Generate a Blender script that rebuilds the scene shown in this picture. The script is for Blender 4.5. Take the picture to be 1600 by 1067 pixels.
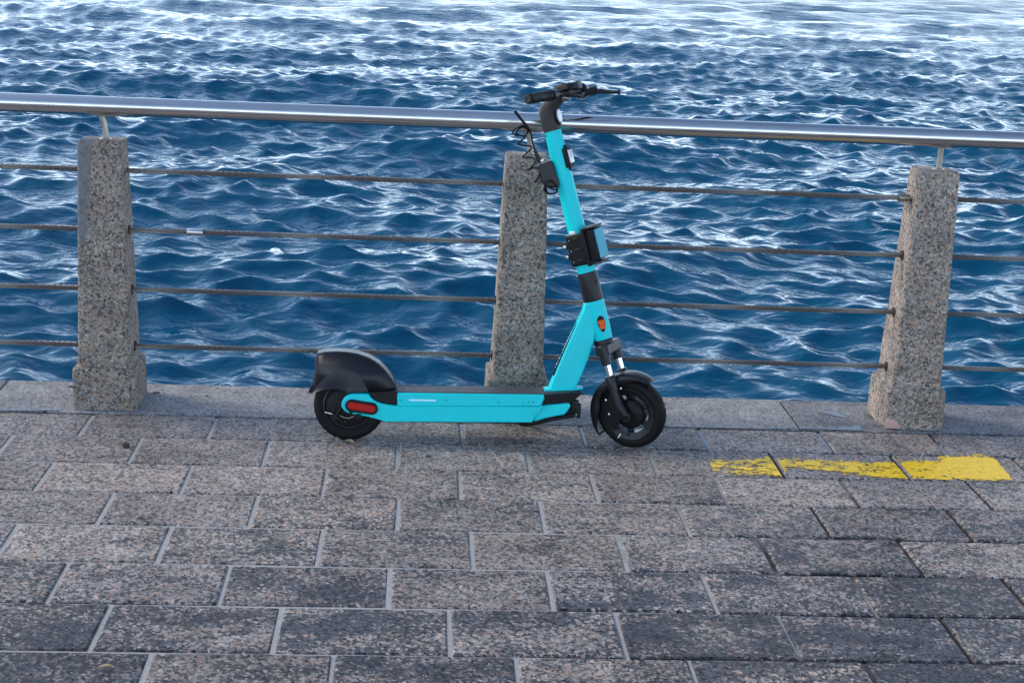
import bpy, bmesh, math, random
import numpy as np
from mathutils import Vector, Matrix

for o in list(bpy.data.objects):
    bpy.data.objects.remove(o, do_unlink=True)
sc = bpy.context.scene
COL = sc.collection
rad = math.radians

# ------------------------------------------------------------------ camera
# world: x along the paving rows, y out to sea (paving/coping joint at y=0), z up
F_PX, PITCH, ROLL, YAW = 2222.222, 0.275133, 0.0464514, 0.0681107
CAM = Vector((0.0, -4.9655, 1.72))
FW = Vector((math.sin(YAW)*math.cos(PITCH), math.cos(YAW)*math.cos(PITCH), -math.sin(PITCH)))
R0 = Vector((math.cos(YAW), -math.sin(YAW), 0)); U0 = R0.cross(FW)
RT = math.cos(ROLL)*R0 + math.sin(ROLL)*U0
UP = -math.sin(ROLL)*R0 + math.cos(ROLL)*U0
cd = bpy.data.cameras.new('camera'); cam = bpy.data.objects.new('camera', cd); COL.objects.link(cam)
cam.matrix_world = Matrix(((RT.x, UP.x, -FW.x, CAM.x), (RT.y, UP.y, -FW.y, CAM.y), (RT.z, UP.z, -FW.z, CAM.z), (0, 0, 0, 1)))
cd.sensor_width = 36.0; cd.lens = 50.0; cd.clip_start = 0.05; cd.clip_end = 9000
sc.camera = cam

# ------------------------------------------------------------------ light
HAZE_P, CLOUD = 5.0, (13.0, 15.8, 18.8)
SUN_EL, SUN_AZ = rad(38), rad(-72)      # azimuth from +y (sea), negative = left
wd = bpy.data.worlds.new('World'); sc.world = wd; wd.use_nodes = True
nt = wd.node_tree; nt.nodes.clear()
wo = nt.nodes.new('ShaderNodeOutputWorld'); bg = nt.nodes.new('ShaderNodeBackground')
sky = nt.nodes.new('ShaderNodeTexSky'); sky.sky_type = 'NISHITA'; sky.sun_disc = False
sky.sun_elevation = SUN_EL; sky.sun_rotation = SUN_AZ
sky.air_density = 1.0; sky.dust_density = 1.0; sky.ozone_density = 3.0
bg.inputs['Strength'].default_value = 0.15
# thin broken cloud over the whole sky, denser in the long view towards the horizon
wtc = nt.nodes.new('ShaderNodeTexCoord'); wsx = nt.nodes.new('ShaderNodeSeparateXYZ'); nt.links.new(wtc.outputs['Generated'], wsx.inputs[0])
def wm(op, a, b=None, c=None, clamp=False):
    x = nt.nodes.new('ShaderNodeMath'); x.operation = op; x.use_clamp = clamp
    for i, q in enumerate((a, b, c)):
        if q is None: continue
        if isinstance(q, (int, float)): x.inputs[i].default_value = q
        else: nt.links.new(q, x.inputs[i])
    return x.outputs[0]
el = wm('ADD', wm('MAXIMUM', wsx.outputs[2], 0.0), .10)
pv = nt.nodes.new('ShaderNodeCombineXYZ'); nt.links.new(wm('DIVIDE', wsx.outputs[0], el), pv.inputs[0]); nt.links.new(wm('DIVIDE', wsx.outputs[1], el), pv.inputs[1])
cn = nt.nodes.new('ShaderNodeTexNoise'); cn.inputs['Scale'].default_value = .55; cn.inputs['Detail'].default_value = 7.0; cn.inputs['Roughness'].default_value = .58
nt.links.new(pv.outputs[0], cn.inputs['Vector'])
cov = wm('MULTIPLY', wm('SUBTRACT', cn.outputs['Fac'], .46), 4.0, clamp=True)
haze_ = wm('POWER', wm('SUBTRACT', 1.0, wm('MAXIMUM', wsx.outputs[2], 0.0)), HAZE_P)
cfac = wm('MAXIMUM', wm('MULTIPLY', cov, .05), wm('MULTIPLY', haze_, .9), clamp=True)
wmx = nt.nodes.new('ShaderNodeMix'); wmx.data_type = 'RGBA'; nt.links.new(cfac, wmx.inputs[0]); nt.links.new(sky.outputs[0], wmx.inputs[6])
wmx.inputs[7].default_value = (*CLOUD, 1)
nt.links.new(wmx.outputs[2], bg.inputs['Color']); nt.links.new(bg.outputs[0], wo.inputs['Surface'])
sl = bpy.data.lights.new('sun', 'SUN'); sl.energy = 1.5; sl.angle = rad(20); sl.color = (1.0, 0.88, 0.74)
so = bpy.data.objects.new('sun', sl); COL.objects.link(so)
sd = Vector((math.sin(SUN_AZ)*math.cos(SUN_EL), math.cos(SUN_AZ)*math.cos(SUN_EL), math.sin(SUN_EL)))
so.rotation_euler = sd.to_track_quat('Z', 'Y').to_euler(); so.location = sd*20
sc.view_settings.view_transform = 'Standard'; sc.view_settings.look = 'None'
sc.view_settings.exposure = 0.60; sc.view_settings.gamma = 1.0

random.seed(5); rng = np.random.default_rng(11)

# ------------------------------------------------------------------ pixel -> place
def ray(x, y):
    return FW + RT*((x-800)/F_PX) - UP*((y-533.5)/F_PX)
def G(x, y, z=0.0):
    d = ray(x, y); return CAM + d*((z-CAM.z)/d.z)

# ------------------------------------------------------------------ mesh helpers
class MB:
    """collects simple shapes that make up one part"""
    def __init__(s): s.v = []; s.f = []
    def add(s, verts, faces):
        n = len(s.v); s.v += [tuple(v) for v in verts]; s.f += [tuple(i+n for i in f) for f in faces]; return s
    def box(s, c, d, M=None):
        x, y, z = d[0]/2, d[1]/2, d[2]/2
        vs = [Vector((sx*x, sy*y, sz*z)) for sz in (-1, 1) for sy in (-1, 1) for sx in (-1, 1)]
        if M is not None: vs = [M @ v for v in vs]
        vs = [v+Vector(c) for v in vs]
        return s.add(vs, [(0, 2, 3, 1), (4, 5, 7, 6), (0, 1, 5, 4), (2, 6, 7, 3), (0, 4, 6, 2), (1, 3, 7, 5)])
    def tube(s, pts, r, n=10, cap=True, closed=False, squash=None):
        pts = [Vector(q) for q in pts]; m = len(pts)
        rs = list(r) if hasattr(r, '__len__') else [r]*m
        tang = []
        for i in range(m):
            a = pts[(i-1) % m] if (closed or i > 0) else pts[0]
            b = pts[(i+1) % m] if (closed or i < m-1) else pts[-1]
            tang.append((b-a).normalized())
        ref = Vector((0, 0, 1)) if abs(tang[0].z) < .9 else Vector((1, 0, 0))
        nrm = (ref-tang[0]*ref.dot(tang[0])).normalized(); vs = []
        for i in range(m):
            nrm = (nrm-tang[i]*nrm.dot(tang[i])).normalized(); bn = tang[i].cross(nrm)
            for k in range(n):
                a = 2*math.pi*k/n
                vs.append(pts[i]+(nrm*math.cos(a)+bn*math.sin(a))*rs[i])
        fs = []
        for i in range(m if closed else m-1):
            j = (i+1) % m
            for k in range(n): fs.append((i*n+k, i*n+(k+1) % n, j*n+(k+1) % n, j*n+k))
        if cap and not closed:
            fs.append(tuple(reversed(range(n)))); fs.append(tuple((m-1)*n+k for k in range(n)))
        return s.add(vs, fs)
    def lathe(s, prof, o, ax, n=48, closed=False):
        """prof = [(radius, along axis)]"""
        o = Vector(o); ax = Vector(ax).normalized()
        ref = Vector((0, 0, 1)) if abs(ax.z) < .9 else Vector((1, 0, 0))
        e1 = (ref-ax*ref.dot(ax)).normalized(); e2 = ax.cross(e1); vs = []; m = len(prof)
        for (r, h) in prof:
            for k in range(n):
                a = 2*math.pi*k/n; vs.append(o+ax*h+(e1*math.cos(a)+e2*math.sin(a))*max(r, 1e-4))
        fs = []
        for i in range(m if closed else m-1):
            j = (i+1) % m
            for k in range(n): fs.append((i*n+k, j*n+k, j*n+(k+1) % n, i*n+(k+1) % n))
        return s.add(vs, fs)
    def prism(s, a, b, cap=True):
        """a, b: matching polygons (lists of 3D points)"""
        n = len(a); fs = [(i, (i+1) % n, n+(i+1) % n, n+i) for i in range(n)]
        if cap: fs += [tuple(reversed(range(n))), tuple(range(n, 2*n))]
        return s.add(list(a)+list(b), fs)
    def build(s, name, mat, parent=None, bevel=0, seg=2, smooth=35, kind=None):
        me = bpy.data.meshes.new(name); me.from_pydata(s.v, [], s.f)
        bm = bmesh.new(); bm.from_mesh(me); bmesh.ops.recalc_face_normals(bm, faces=bm.faces); bm.to_mesh(me); bm.free()
        me.polygons.foreach_set('use_smooth', [True]*len(me.polygons))
        me.set_sharp_from_angle(angle=rad(smooth))
        if mat: me.materials.append(mat)
        o = bpy.data.objects.new(name, me); COL.objects.link(o)
        if parent: o.parent = parent
        if bevel:
            b = o.modifiers.new('bevel', 'BEVEL'); b.width = bevel; b.segments = seg; b.limit_method = 'ANGLE'; b.angle_limit = rad(30)
            b.harden_normals = False
        if kind: o['kind'] = kind
        return o

def tag(o, label, cat, group=None):
    o['label'] = label; o['category'] = cat
    if group: o['group'] = group
    return o
def empty(name, loc=(0, 0, 0)):
    o = bpy.data.objects.new(name, None); COL.objects.link(o); o.location = loc; o.empty_display_size = .1; return o

# ------------------------------------------------------------------ materials
class NT:
    def __init__(s, name):
        s.m = bpy.data.materials.new(name); s.m.use_nodes = True; s.t = s.m.node_tree
        s.b = s.t.nodes['Principled BSDF']; s.out = s.t.nodes['Material Output']
    def n(s, typ, **kw):
        x = s.t.nodes.new('ShaderNode'+typ)
        for k, v in kw.items():
            if k.startswith('_'): setattr(x, k[1:], v)
            else: x.inputs[k.replace('__', ' ')].default_value = v
        return x
    def l(s, a, b): s.t.links.new(a, b)
    def math(s, op, a, b=None, clamp=False):
        x = s.t.nodes.new('ShaderNodeMath'); x.operation = op; x.use_clamp = clamp
        for i, q in enumerate((a, b)):
            if q is None: continue
            if isinstance(q, (int, float)): x.inputs[i].default_value = q
            else: s.l(q, x.inputs[i])
        return x.outputs[0]
    def mix(s, fac, a, b, mode='MIX'):
        x = s.t.nodes.new('ShaderNodeMix'); x.data_type = 'RGBA'; x.blend_type = mode
        for key, q in ((0, fac), (6, a), (7, b)):
            if isinstance(q, (int, float)): x.inputs[key].default_value = q
            elif isinstance(q, tuple): x.inputs[key].default_value = (*q, 1)
            else: s.l(q, x.inputs[key])
        return x.outputs[2]
    def ramp(s, fac, stops, interp='LINEAR'):
        x = s.t.nodes.new('ShaderNodeValToRGB'); r = x.color_ramp; r.interpolation = interp
        while len(r.elements) < len(stops): r.elements.new(.5)
        for e, (p_, c) in zip(r.elements, stops):
            e.position = p_; e.color = (*c, 1) if isinstance(c, tuple) else (c, c, c, 1)
        s.l(fac, x.inputs[0]); return x.outputs[0]
    def bump(s, h, strength, dist):
        x = s.t.nodes.new('ShaderNodeBump'); x.inputs['Strength'].default_value = strength; x.inputs['Distance'].default_value = dist
        s.l(h, x.inputs['Height']); s.l(x.outputs[0], s.b.inputs['Normal']); return x

def simple(name, col, rough=.5, metal=0.0, coat=0.0, var=.12, nscale=30, bump=0.0, bscale=400, spec=.5, dirt=0.0, emit=None):
    k = NT(name); tc = k.n('TexCoord'); 
    nz = k.n('TexNoise', Scale=nscale, Detail=6.0, Roughness=.6); k.l(tc.outputs['Object'], nz.inputs['Vector'])
    c = k.mix(k.ramp(nz.outputs['Fac'], [(.3, 0.0), (.7, 1.0)]), tuple(x*(1-var) for x in col), tuple(min(1, x*(1+var)) for x in col))
    if dirt:
        n2 = k.n('TexNoise', Scale=90.0, Detail=8.0, Roughness=.75); k.l(tc.outputs['Object'], n2.inputs['Vector'])
        c = k.mix(k.ramp(n2.outputs['Fac'], [(.56, 0.0), (.72, dirt)]), c, (.16, .15, .14))
    k.l(c, k.b.inputs['Base Color'])
    rr = k.ramp(nz.outputs['Fac'], [(.3, max(.02, rough*.8)), (.7, min(1, rough*1.2))]); k.l(rr, k.b.inputs['Roughness'])
    k.b.inputs['Metallic'].default_value = metal; k.b.inputs['Coat Weight'].default_value = coat
    k.b.inputs['Coat Roughness'].default_value = .08; k.b.inputs['Specular IOR Level'].default_value = spec
    if bump:
        n3 = k.n('TexNoise', Scale=bscale, Detail=3.0); k.l(tc.outputs['Object'], n3.inputs['Vector']); k.bump(n3.outputs['Fac'], bump, .001)
    if emit:
        k.b.inputs['Emission Color'].default_value = (*emit[:3], 1); k.b.inputs['Emission Strength'].default_value = emit[3]
    return k.m

def granite(name, stops, gscale=105, rough=.62, damp=False, tint=(1, 1, 1), bump=.25, fine=.35, patch=None):
    """speckled crystalline stone: voronoi grains bent by noise"""
    k = NT(name); geo = k.n('NewGeometry'); oi = k.n('ObjectInfo')
    off = k.n('VectorMath', _operation='SCALE'); off.inputs[0].default_value = (13.7, 7.1, 3.3); k.l(k.math('MULTIPLY', oi.outputs['Random'], 7.0), off.inputs['Scale'])
    p0 = k.n('VectorMath', _operation='ADD'); k.l(geo.outputs['Position'], p0.inputs[0]); k.l(off.outputs[0], p0.inputs[1])
    dn = k.n('TexNoise', Scale=70.0, Detail=2.0); k.l(p0.outputs[0], dn.inputs['Vector'])
    ds = k.n('VectorMath', _operation='SCALE'); k.l(dn.outputs['Color'], ds.inputs[0]); ds.inputs['Scale'].default_value = .012
    p = k.n('VectorMath', _operation='ADD'); k.l(p0.outputs[0], p.inputs[0]); k.l(ds.outputs[0], p.inputs[1])
    def grains(sc_, st):
        v = k.n('TexVoronoi', Scale=sc_); k.l(p.outputs[0], v.inputs['Vector'])
        sp = k.n('SeparateColor'); k.l(v.outputs['Color'], sp.inputs[0])
        return k.ramp(sp.outputs[0], st), sp.outputs[1]
    c1, g1 = grains(gscale, stops); c2, g2 = grains(gscale*2.1, stops)
    c = k.mix(fine, c1, c2)
    big = k.n('TexNoise', Scale=9.0, Detail=5.0, Roughness=.65); k.l(p0.outputs[0], big.inputs['Vector'])
    c = k.mix(1.0, c, k.ramp(big.outputs['Fac'], [(.3, .72), (.7, 1.22)]), 'MULTIPLY')
    tone = k.ramp(oi.outputs['Random'], [(0, (.72, .74, .78)), (.25, (1.0, .99, .97)), (.45, (.86, .85, .83)), (.7, (.95, .97, 1.0)), (1, (1.18, 1.15, 1.10))])
    c = k.mix(1.0, c, tone, 'MULTIPLY'); c = k.mix(1.0, c, tint, 'MULTIPLY')
    r = k.ramp(g2, [(0, rough*.85), (1, min(1, rough*1.12))])
    if damp:
        at = k.n('Attribute', _attribute_type='OBJECT', _attribute_name='damp')
        st = k.n('Mapping'); st.inputs['Scale'].default_value = (3.2, 9.0, 4.0); k.l(p0.outputs[0], st.inputs['Vector'])
        dnz = k.n('TexNoise', Scale=1.0, Detail=9.0, Roughness=.72, Distortion=.6); k.l(st.outputs[0], dnz.inputs['Vector'])
        lvl = k.math('SUBTRACT', k.math('ADD', dnz.outputs['Fac'], k.math('MULTIPLY', at.outputs['Fac'], .42)), .62)
        lvl = k.math('ADD', lvl, k.math('MULTIPLY', k.math('SUBTRACT', g1, .5), .24))
        dm = k.math('MULTIPLY', lvl, 8.0, clamp=True)
        c = k.mix(dm, c, k.mix(1.0, c, (.22, .25, .31), 'MULTIPLY'))
        dr = k.t.nodes.new('ShaderNodeMix'); k.l(dm, dr.inputs[0]); k.l(r, dr.inputs[2]); dr.inputs[3].default_value = .48
        r = dr.outputs[0]
    if patch:      # smooth cement repair along one top corner of a post
        so_ = k.n('TexCoord'); sx = k.n('SeparateXYZ'); k.l(so_.outputs['Object'], sx.inputs[0])
        at = k.n('Attribute', _attribute_type='OBJECT', _attribute_name='patched')
        pn = k.n('TexNoise', Scale=7.0, Detail=6.0); k.l(so_.outputs['Object'], pn.inputs['Vector'])
        fnp = k.n('TexNoise', Scale=55.0, Detail=8.0, Roughness=.75); k.l(so_.outputs['Object'], fnp.inputs['Vector'])
        lim = k.math('ADD', k.math('MULTIPLY', k.math('SUBTRACT', sx.outputs['Z'], .98), .10), -.022)
        dd = k.math('SUBTRACT', k.math('ADD', lim, k.math('ADD', k.math('MULTIPLY', pn.outputs['Fac'], .026), k.math('MULTIPLY', fnp.outputs['Fac'], .006))), k.math('ADD', sx.outputs['X'], .012))
        pf = k.math('MULTIPLY', k.math('MULTIPLY', k.math('MULTIPLY', dd, 260.0, clamp=True), at.outputs['Fac']), k.math('MULTIPLY', k.math('SUBTRACT', sx.outputs['Z'], .60), 60.0, clamp=True))
        c = k.mix(pf, c, k.mix(k.ramp(fnp.outputs['Fac'], [(.3, 0.0), (.7, 1.0)]), (.10, .098, .098), (.25, .24, .235)))
    k.l(c, k.b.inputs['Base Color']); k.l(r, k.b.inputs['Roughness']); k.b.inputs['Specular IOR Level'].default_value = .18
    fn = k.n('TexNoise', Scale=260.0, Detail=4.0, Roughness=.7); k.l(p0.outputs[0], fn.inputs['Vector'])
    h = k.math('ADD', fn.outputs['Fac'], k.math('MULTIPLY', g1, .5)); h = k.math('ADD', h, k.math('MULTIPLY', big.outputs['Fac'], 2.0))
    k.bump(h, bump, .0035)
    return k.m

PAVE = [(0, (.012, .014, .018)), (.20, (.04, .044, .052)), (.32, (.15, .155, .165)), (.56, (.28, .282, .29)), (.76, (.40, .40, .405)), (.83, (.30, .205, .17)), (.93, (.42, .285, .22)), (1, (.52, .51, .51))]
POST = [(0, (.018, .02, .022)), (.20, (.05, .053, .057)), (.33, (.17, .168, .166)), (.52, (.30, .295, .285)), (.66, (.42, .405, .39)), (.74, (.38, .24, .16)), (.9, (.50, .32, .215)), (1, (.60, .57, .54))]
COPE = [(0, (.06, .062, .068)), (.2, (.15, .153, .16)), (.55, (.30, .302, .308)), (.85, (.42, .42, .42)), (1, (.40, .33, .29))]
M = {}
M['paver'] = granite('paver_granite', PAVE, 128, .66, damp=True, fine=.32, tint=(1.07, 1.0, .92))
M['post'] = granite('post_granite', POST, 135, .72, bump=.35, patch=True, fine=.45, tint=(1.04, 1.0, .93))
M['coping'] = granite('coping_granite', COPE, 150, .8, damp=True, bump=.5, fine=.4, tint=(1.03, 1.0, .95))
M['cyan'] = simple('cyan_paint', (.003, .645, .665), .38, coat=.06, var=.04, nscale=14, dirt=.10, spec=.22)
M['cyan_pale'] = simple('pale_blue_panel', (.035, .36, .46), .4, var=.05, spec=.2)
M['black'] = simple('black_plastic', (.006, .006, .007), .5, var=.25, bump=.15, dirt=.06, spec=.25)
M['charcoal'] = simple('charcoal_plastic', (.013, .012, .016), .36, var=.2, nscale=12, bump=.12, dirt=.10, spec=.35)
M['brown_black'] = simple('weathered_dark_casting', (.036, .030, .028), .5, var=.15, bump=.2, spec=.3)
M['rubber'] = simple('tyre_rubber', (.006, .006, .006), .65, var=.25, bump=.3, bscale=250, dirt=.08, spec=.2)
M['grip'] = simple('grip_rubber', (.006, .006, .007), .55, var=.2, bump=.4, bscale=600, spec=.25)
M['chrome'] = simple('polished_chrome', (.75, .75, .75), .09, metal=1.0, var=.03)
M['steel'] = simple('brushed_stainless', (.60, .59, .58), .17, metal=1.0, var=.05, nscale=8)
M['oldsteel'] = simple('dull_stainless', (.30, .27, .23), .36, metal=1.0, var=.2, nscale=60)
M['rope'] = simple('weathered_wire_rope', (.20, .18, .165), .42, metal=.7, var=.35, nscale=120)
M['red'] = simple('red_reflector', (.42, .004, .003), .3, var=.08, spec=.2)
M['orange'] = simple('orange_reflector', (.80, .10, .004), .3, var=.08, spec=.2)
M['white'] = simple('white_lens', (.80, .80, .82), .15, var=.03, coat=.5)
M['silver'] = simple('bolt_silver', (.72, .72, .70), .25, metal=1.0)
M['pale'] = simple('pale_blue_strip', (.55, .85, .90), .3, var=.03)
M['leaf'] = simple('dry_leaf', (.42, .32, .18), .7, var=.3, nscale=200)
M['dirt'] = simple('dark_clod', (.05, .04, .03), .9, var=.4, nscale=150, bump=.5)
M['hole'] = simple('rusty_hole', (.035, .018, .012), .8, var=.4, nscale=200)
M['pinkstone'] = simple('fresh_pink_break', (.58, .36, .29), .7, var=.15, nscale=120, bump=.5)

def mat_mat():      # deck rubber with a fine raised grid
    k = NT('deck_rubber'); tc = k.n('TexCoord')
    k.b.inputs['Base Color'].default_value = (.045, .045, .05, 1); k.b.inputs['Roughness'].default_value = .55
    v = k.n('TexVoronoi', Scale=150.0, Randomness=0.0); k.l(tc.outputs['Object'], v.inputs['Vector'])
    k.bump(v.outputs['Distance'], .9, .004); return k.m
M['mat'] = mat_mat()

def mat_mortar():
    k = NT('joint_mortar'); g = k.n('NewGeometry'); s = k.n('SeparateXYZ'); k.l(g.outputs['Position'], s.inputs[0])
    n1 = k.n('TexNoise', Scale=2.2, Detail=5.0, Roughness=.6); k.l(g.outputs['Position'], n1.inputs['Vector'])
    n2 = k.n('TexNoise', Scale=160.0, Detail=5.0, Roughness=.7); k.l(g.outputs['Position'], n2.inputs['Vector'])
    light = k.ramp(n2.outputs['Fac'], [(.3, (.24, .237, .232)), (.7, (.48, .47, .455))])
    dark = k.ramp(n2.outputs['Fac'], [(.3, (.006, .006, .007)), (.62, (.025, .023, .021)), (.8, (.14, .11, .085))])
    f = k.math('ADD', k.math('MULTIPLY', k.math('SUBTRACT', s.outputs['X'], 1.0), 1.6), k.math('MULTIPLY', k.math('SUBTRACT', n1.outputs['Fac'], .5), 4.5))
    f = k.math('ADD', f, .3, clamp=True)
    f = k.math('MAXIMUM', f, k.math('MULTIPLY', k.math('ADD', s.outputs['Y'], .013), 400.0, clamp=True))
    k.l(k.mix(f, light, dark), k.b.inputs['Base Color']); k.b.inputs['Roughness'].default_value = .8
    k.bump(n2.outputs['Fac'], .6, .004); return k.m
M['mortar'] = mat_mortar()

def mat_yellow():
    k = NT('yellow_road_paint'); g = k.n('NewGeometry')
    n = k.n('TexNoise', Scale=45.0, Detail=7.0, Roughness=.7); k.l(g.outputs['Position'], n.inputs['Vector'])
    k.l(k.ramp(n.outputs['Fac'], [(.3, (.66, .40, .006)), (.5, (.88, .55, .006)), (.75, (.92, .62, .02))]), k.b.inputs['Base Color'])
    k.b.inputs['Roughness'].default_value = .55; k.bump(n.outputs['Fac'], .3, .002); return k.m
M['yellow'] = mat_yellow()

def mat_water():
    k = NT('sea_water'); g = k.n('NewGeometry')
    k.b.inputs['Base Color'].default_value = (.0001, .064, .126, 1); k.b.inputs['Roughness'].default_value = .035
    k.b.inputs['IOR'].default_value = 1.333
    sy = k.n('SeparateXYZ'); k.l(g.outputs['Position'], sy.inputs[0])      # unresolved ripples far out act as roughness
    mr = k.n('MapRange'); k.l(sy.outputs['Y'], mr.inputs[0]); mr.inputs[1].default_value = 25; mr.inputs[2].default_value = 220; mr.inputs[3].default_value = .035; mr.inputs[4].default_value = .30
    k.l(mr.outputs[0], k.b.inputs['Roughness'])
    mp = k.n('Mapping'); mp.inputs['Scale'].default_value = (1.0, 1.6, 1.0); k.l(g.outputs['Position'], mp.inputs['Vector'])
    n = k.n('TexNoise', Scale=3.4, Detail=2.5, Roughness=.45, Distortion=.2); k.l(mp.outputs[0], n.inputs['Vector'])
    n2 = k.n('TexNoise', Scale=.55, Detail=5.0, Roughness=.6); k.l(mp.outputs[0], n2.inputs['Vector'])
    ff = k.n('MapRange'); k.l(sy.outputs['Y'], ff.inputs[0]); ff.inputs[1].default_value = 35; ff.inputs[2].default_value = 160; ff.inputs[3].default_value = 0; ff.inputs[4].default_value = .75
    k.bump(k.math('ADD', k.math('MULTIPLY', n.outputs['Fac'], .045), k.math('MULTIPLY', n2.outputs['Fac'], ff.outputs[0])), 1.0, 1.0); return k.m
M['water'] = mat_water()
def mat_puddle():
    k = NT('thin_water_film'); k.b.inputs['Base Color'].default_value = (.10, .12, .15, 1); k.b.inputs['Roughness'].default_value = .04
    k.b.inputs['IOR'].default_value = 1.333; g = k.n('NewGeometry'); n = k.n('TexNoise', Scale=40.0, Detail=2.0); k.l(g.outputs['Position'], n.inputs['Vector'])
    k.bump(n.outputs['Fac'], .2, .002); return k.m
M['puddle'] = mat_puddle()
M['wall'] = simple('quay_wall_stone', (.22, .22, .22), .8, var=.25, nscale=6, bump=.4)

# ------------------------------------------------------------------ the sea
SEA_Z = -1.75
def build_sea():
    nr, nc = 820, 960
    hcam = CAM.z-SEA_Z
    inv = np.linspace(1/9.2, 1/900.0, nr); d = 1/inv
    t = np.linspace(-.50, .60, nc)
    D, T = np.meshgrid(d, t, indexing='ij')
    X = (D*T).astype(np.float32); Y = (CAM.y+D).astype(np.float32)
    gx = d*(t[1]-t[0]); gy = np.abs(np.gradient(d)); sp = np.maximum(gx, gy*.55).astype(np.float32)[:, None]
    dx = np.zeros_like(X); dy = np.zeros_like(X); Z = np.zeros_like(X)
    N = 110; lam = np.exp(np.linspace(math.log(.20), math.log(11.0), N))
    r = np.random.default_rng(23)
    for i, L in enumerate(lam):
        k = 2*math.pi/L
        spread = .75 if L < 1.2 else .5
        th = -math.pi/2 + .22 + r.normal(0, spread)          # running in towards the quay
        # slope share per component: strongest between 0.7 and 2.5 m
        s = .062*math.exp(-((math.log(L)-math.log(.62))/.80)**2) + (.005 if L < .45 else .011 if L < 2.5 else .022)
        a = s/k; ph = r.uniform(0, 6.283)
        kx, ky = k*math.cos(th), k*math.sin(th)
        fade = np.clip((L/sp-1.6)/2.0, 0, 1)
        A = kx*X+ky*Y+ph; sn = np.sin(A); cs = np.cos(A)
        Z += a*cs*fade; q = .85*a
        dx -= q*math.cos(th)*sn*fade; dy -= q*math.sin(th)*sn*fade
    co = np.stack([X+dx, Y+dy, Z+SEA_Z], -1).reshape(-1, 3)
    ii = (np.arange(nr-1)[:, None]*nc+np.arange(nc-1)[None, :]).ravel()
    quads = np.stack([ii, ii+1, ii+nc+1, ii+nc], -1)
    n0 = len(co)
    # the wide sea around, a little lower so it never cuts the waves
    co = np.vstack([co, [[-5000, .2, SEA_Z-.45], [5000, .2, SEA_Z-.45], [5000, 7000, SEA_Z-.45], [-5000, 7000, SEA_Z-.45]]])
    quads = np.vstack([quads, [[n0, n0+1, n0+2, n0+3]]])
    me = bpy.data.meshes.new('sea'); nq = len(quads)
    me.vertices.add(len(co)); me.vertices.foreach_set('co', co.astype(np.float32).ravel())
    me.loops.add(nq*4); me.loops.foreach_set('vertex_index', quads.astype(np.int32).ravel())
    me.polygons.add(nq); me.polygons.foreach_set('loop_start', (np.arange(nq)*4).astype(np.int32))
    me.polygons.foreach_set('use_smooth', np.ones(nq, dtype=bool))
    me.update(calc_edges=True); me.validate()
    me.materials.append(M['water'])
    o = bpy.data.objects.new('sea_water', me); COL.objects.link(o); o['kind'] = 'structure'
build_sea()

# ------------------------------------------------------------------ paving
ROWS = [0.0, -.2395, -.4935, -.7455, -.9995, -1.2615, -1.5155, -1.7725, -2.029, -2.285, -2.54, -2.795]
JN = [[-1.166, -.724, -.28, .165, .604, 1.048, 1.499, 1.927],
      [-1.385, -.947, -.508, -.061, .388, .824, 1.26, 1.70, 2.152],
      [-1.183, -.735, -.291, .148, .590, 1.010, 1.447, 1.892],
      [-1.385, -.938, -.489, -.048, .400, .845, 1.28, 1.728],
      [-1.16, -.716, -.269, .172, .617, 1.05, 1.484],
      [-.952, -.509, -.061, .382, .828, 1.264, 1.71],
      [-.784, -.34, .101, .544, .989, 1.435],
      [-.63, -.187, .263, .701, 1.147], [-.39, .055, .5], [-.62, -.175, .27], [-.40, .045, .49]]
X0, X1 = -3.1, 4.0
pave = MB()
# bedding and joints: one sheet, mortar almost flush at the left, raked out at the right
xs = [X0+.02*i for i in range(int((X1-X0)/.02)+2)]; ys = [0.012, -.010, -.014]+[-.03*i for i in range(1, 95)]
def jz(x, y):
    s = 1/(1+math.exp(-(x-1.05+.25*math.sin(3*y+x))*6)); return -.0042-.005*s
pave.add([(x, y, -.0035 if y > -.012 else jz(x, y)) for y in ys for x in xs], [(j*len(xs)+i, (j+1)*len(xs)+i, (j+1)*len(xs)+i+1, j*len(xs)+i+1) for j in range(len(ys)-1) for i in range(len(xs)-1)])
pavement = pave.build('pavement', M['mortar'], kind='structure')

def paver_mesh(L, W, seed):
    """chamfered granite sett with slightly broken arrises; origin at the top centre"""
    r = random.Random(seed); h = .06; c = .004; mb = MB()
    def ring(dx, z, jit, npl=5):
        pts = []
        x, y = L/2-dx, W/2-dx
        for k in range(npl): pts.append((-x+2*x*k/npl, -y))
        pts += [(x, -y), (x, 0)]
        for k in range(npl): pts.append((x-2*x*k/npl, y))
        pts += [(-x, y), (-x, 0)]
        return [(a+r.uniform(-jit, jit), b+r.uniform(-jit, jit), z+r.uniform(-jit, jit)*.5) for a, b in pts]
    a = ring(0, -h, 0); b = ring(0, -c*1.2, .0012); d = ring(c*1.3, 0, .0012); n = len(a)
    mb.add(a+b+d, [(i, (i+1) % n, n+(i+1) % n, n+i) for i in range(n)]+[(n+i, n+(i+1) % n, 2*n+(i+1) % n, 2*n+i) for i in range(n)]+[tuple(range(2*n, 3*n))])
    return mb
_cache = {}
NP = 0
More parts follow.
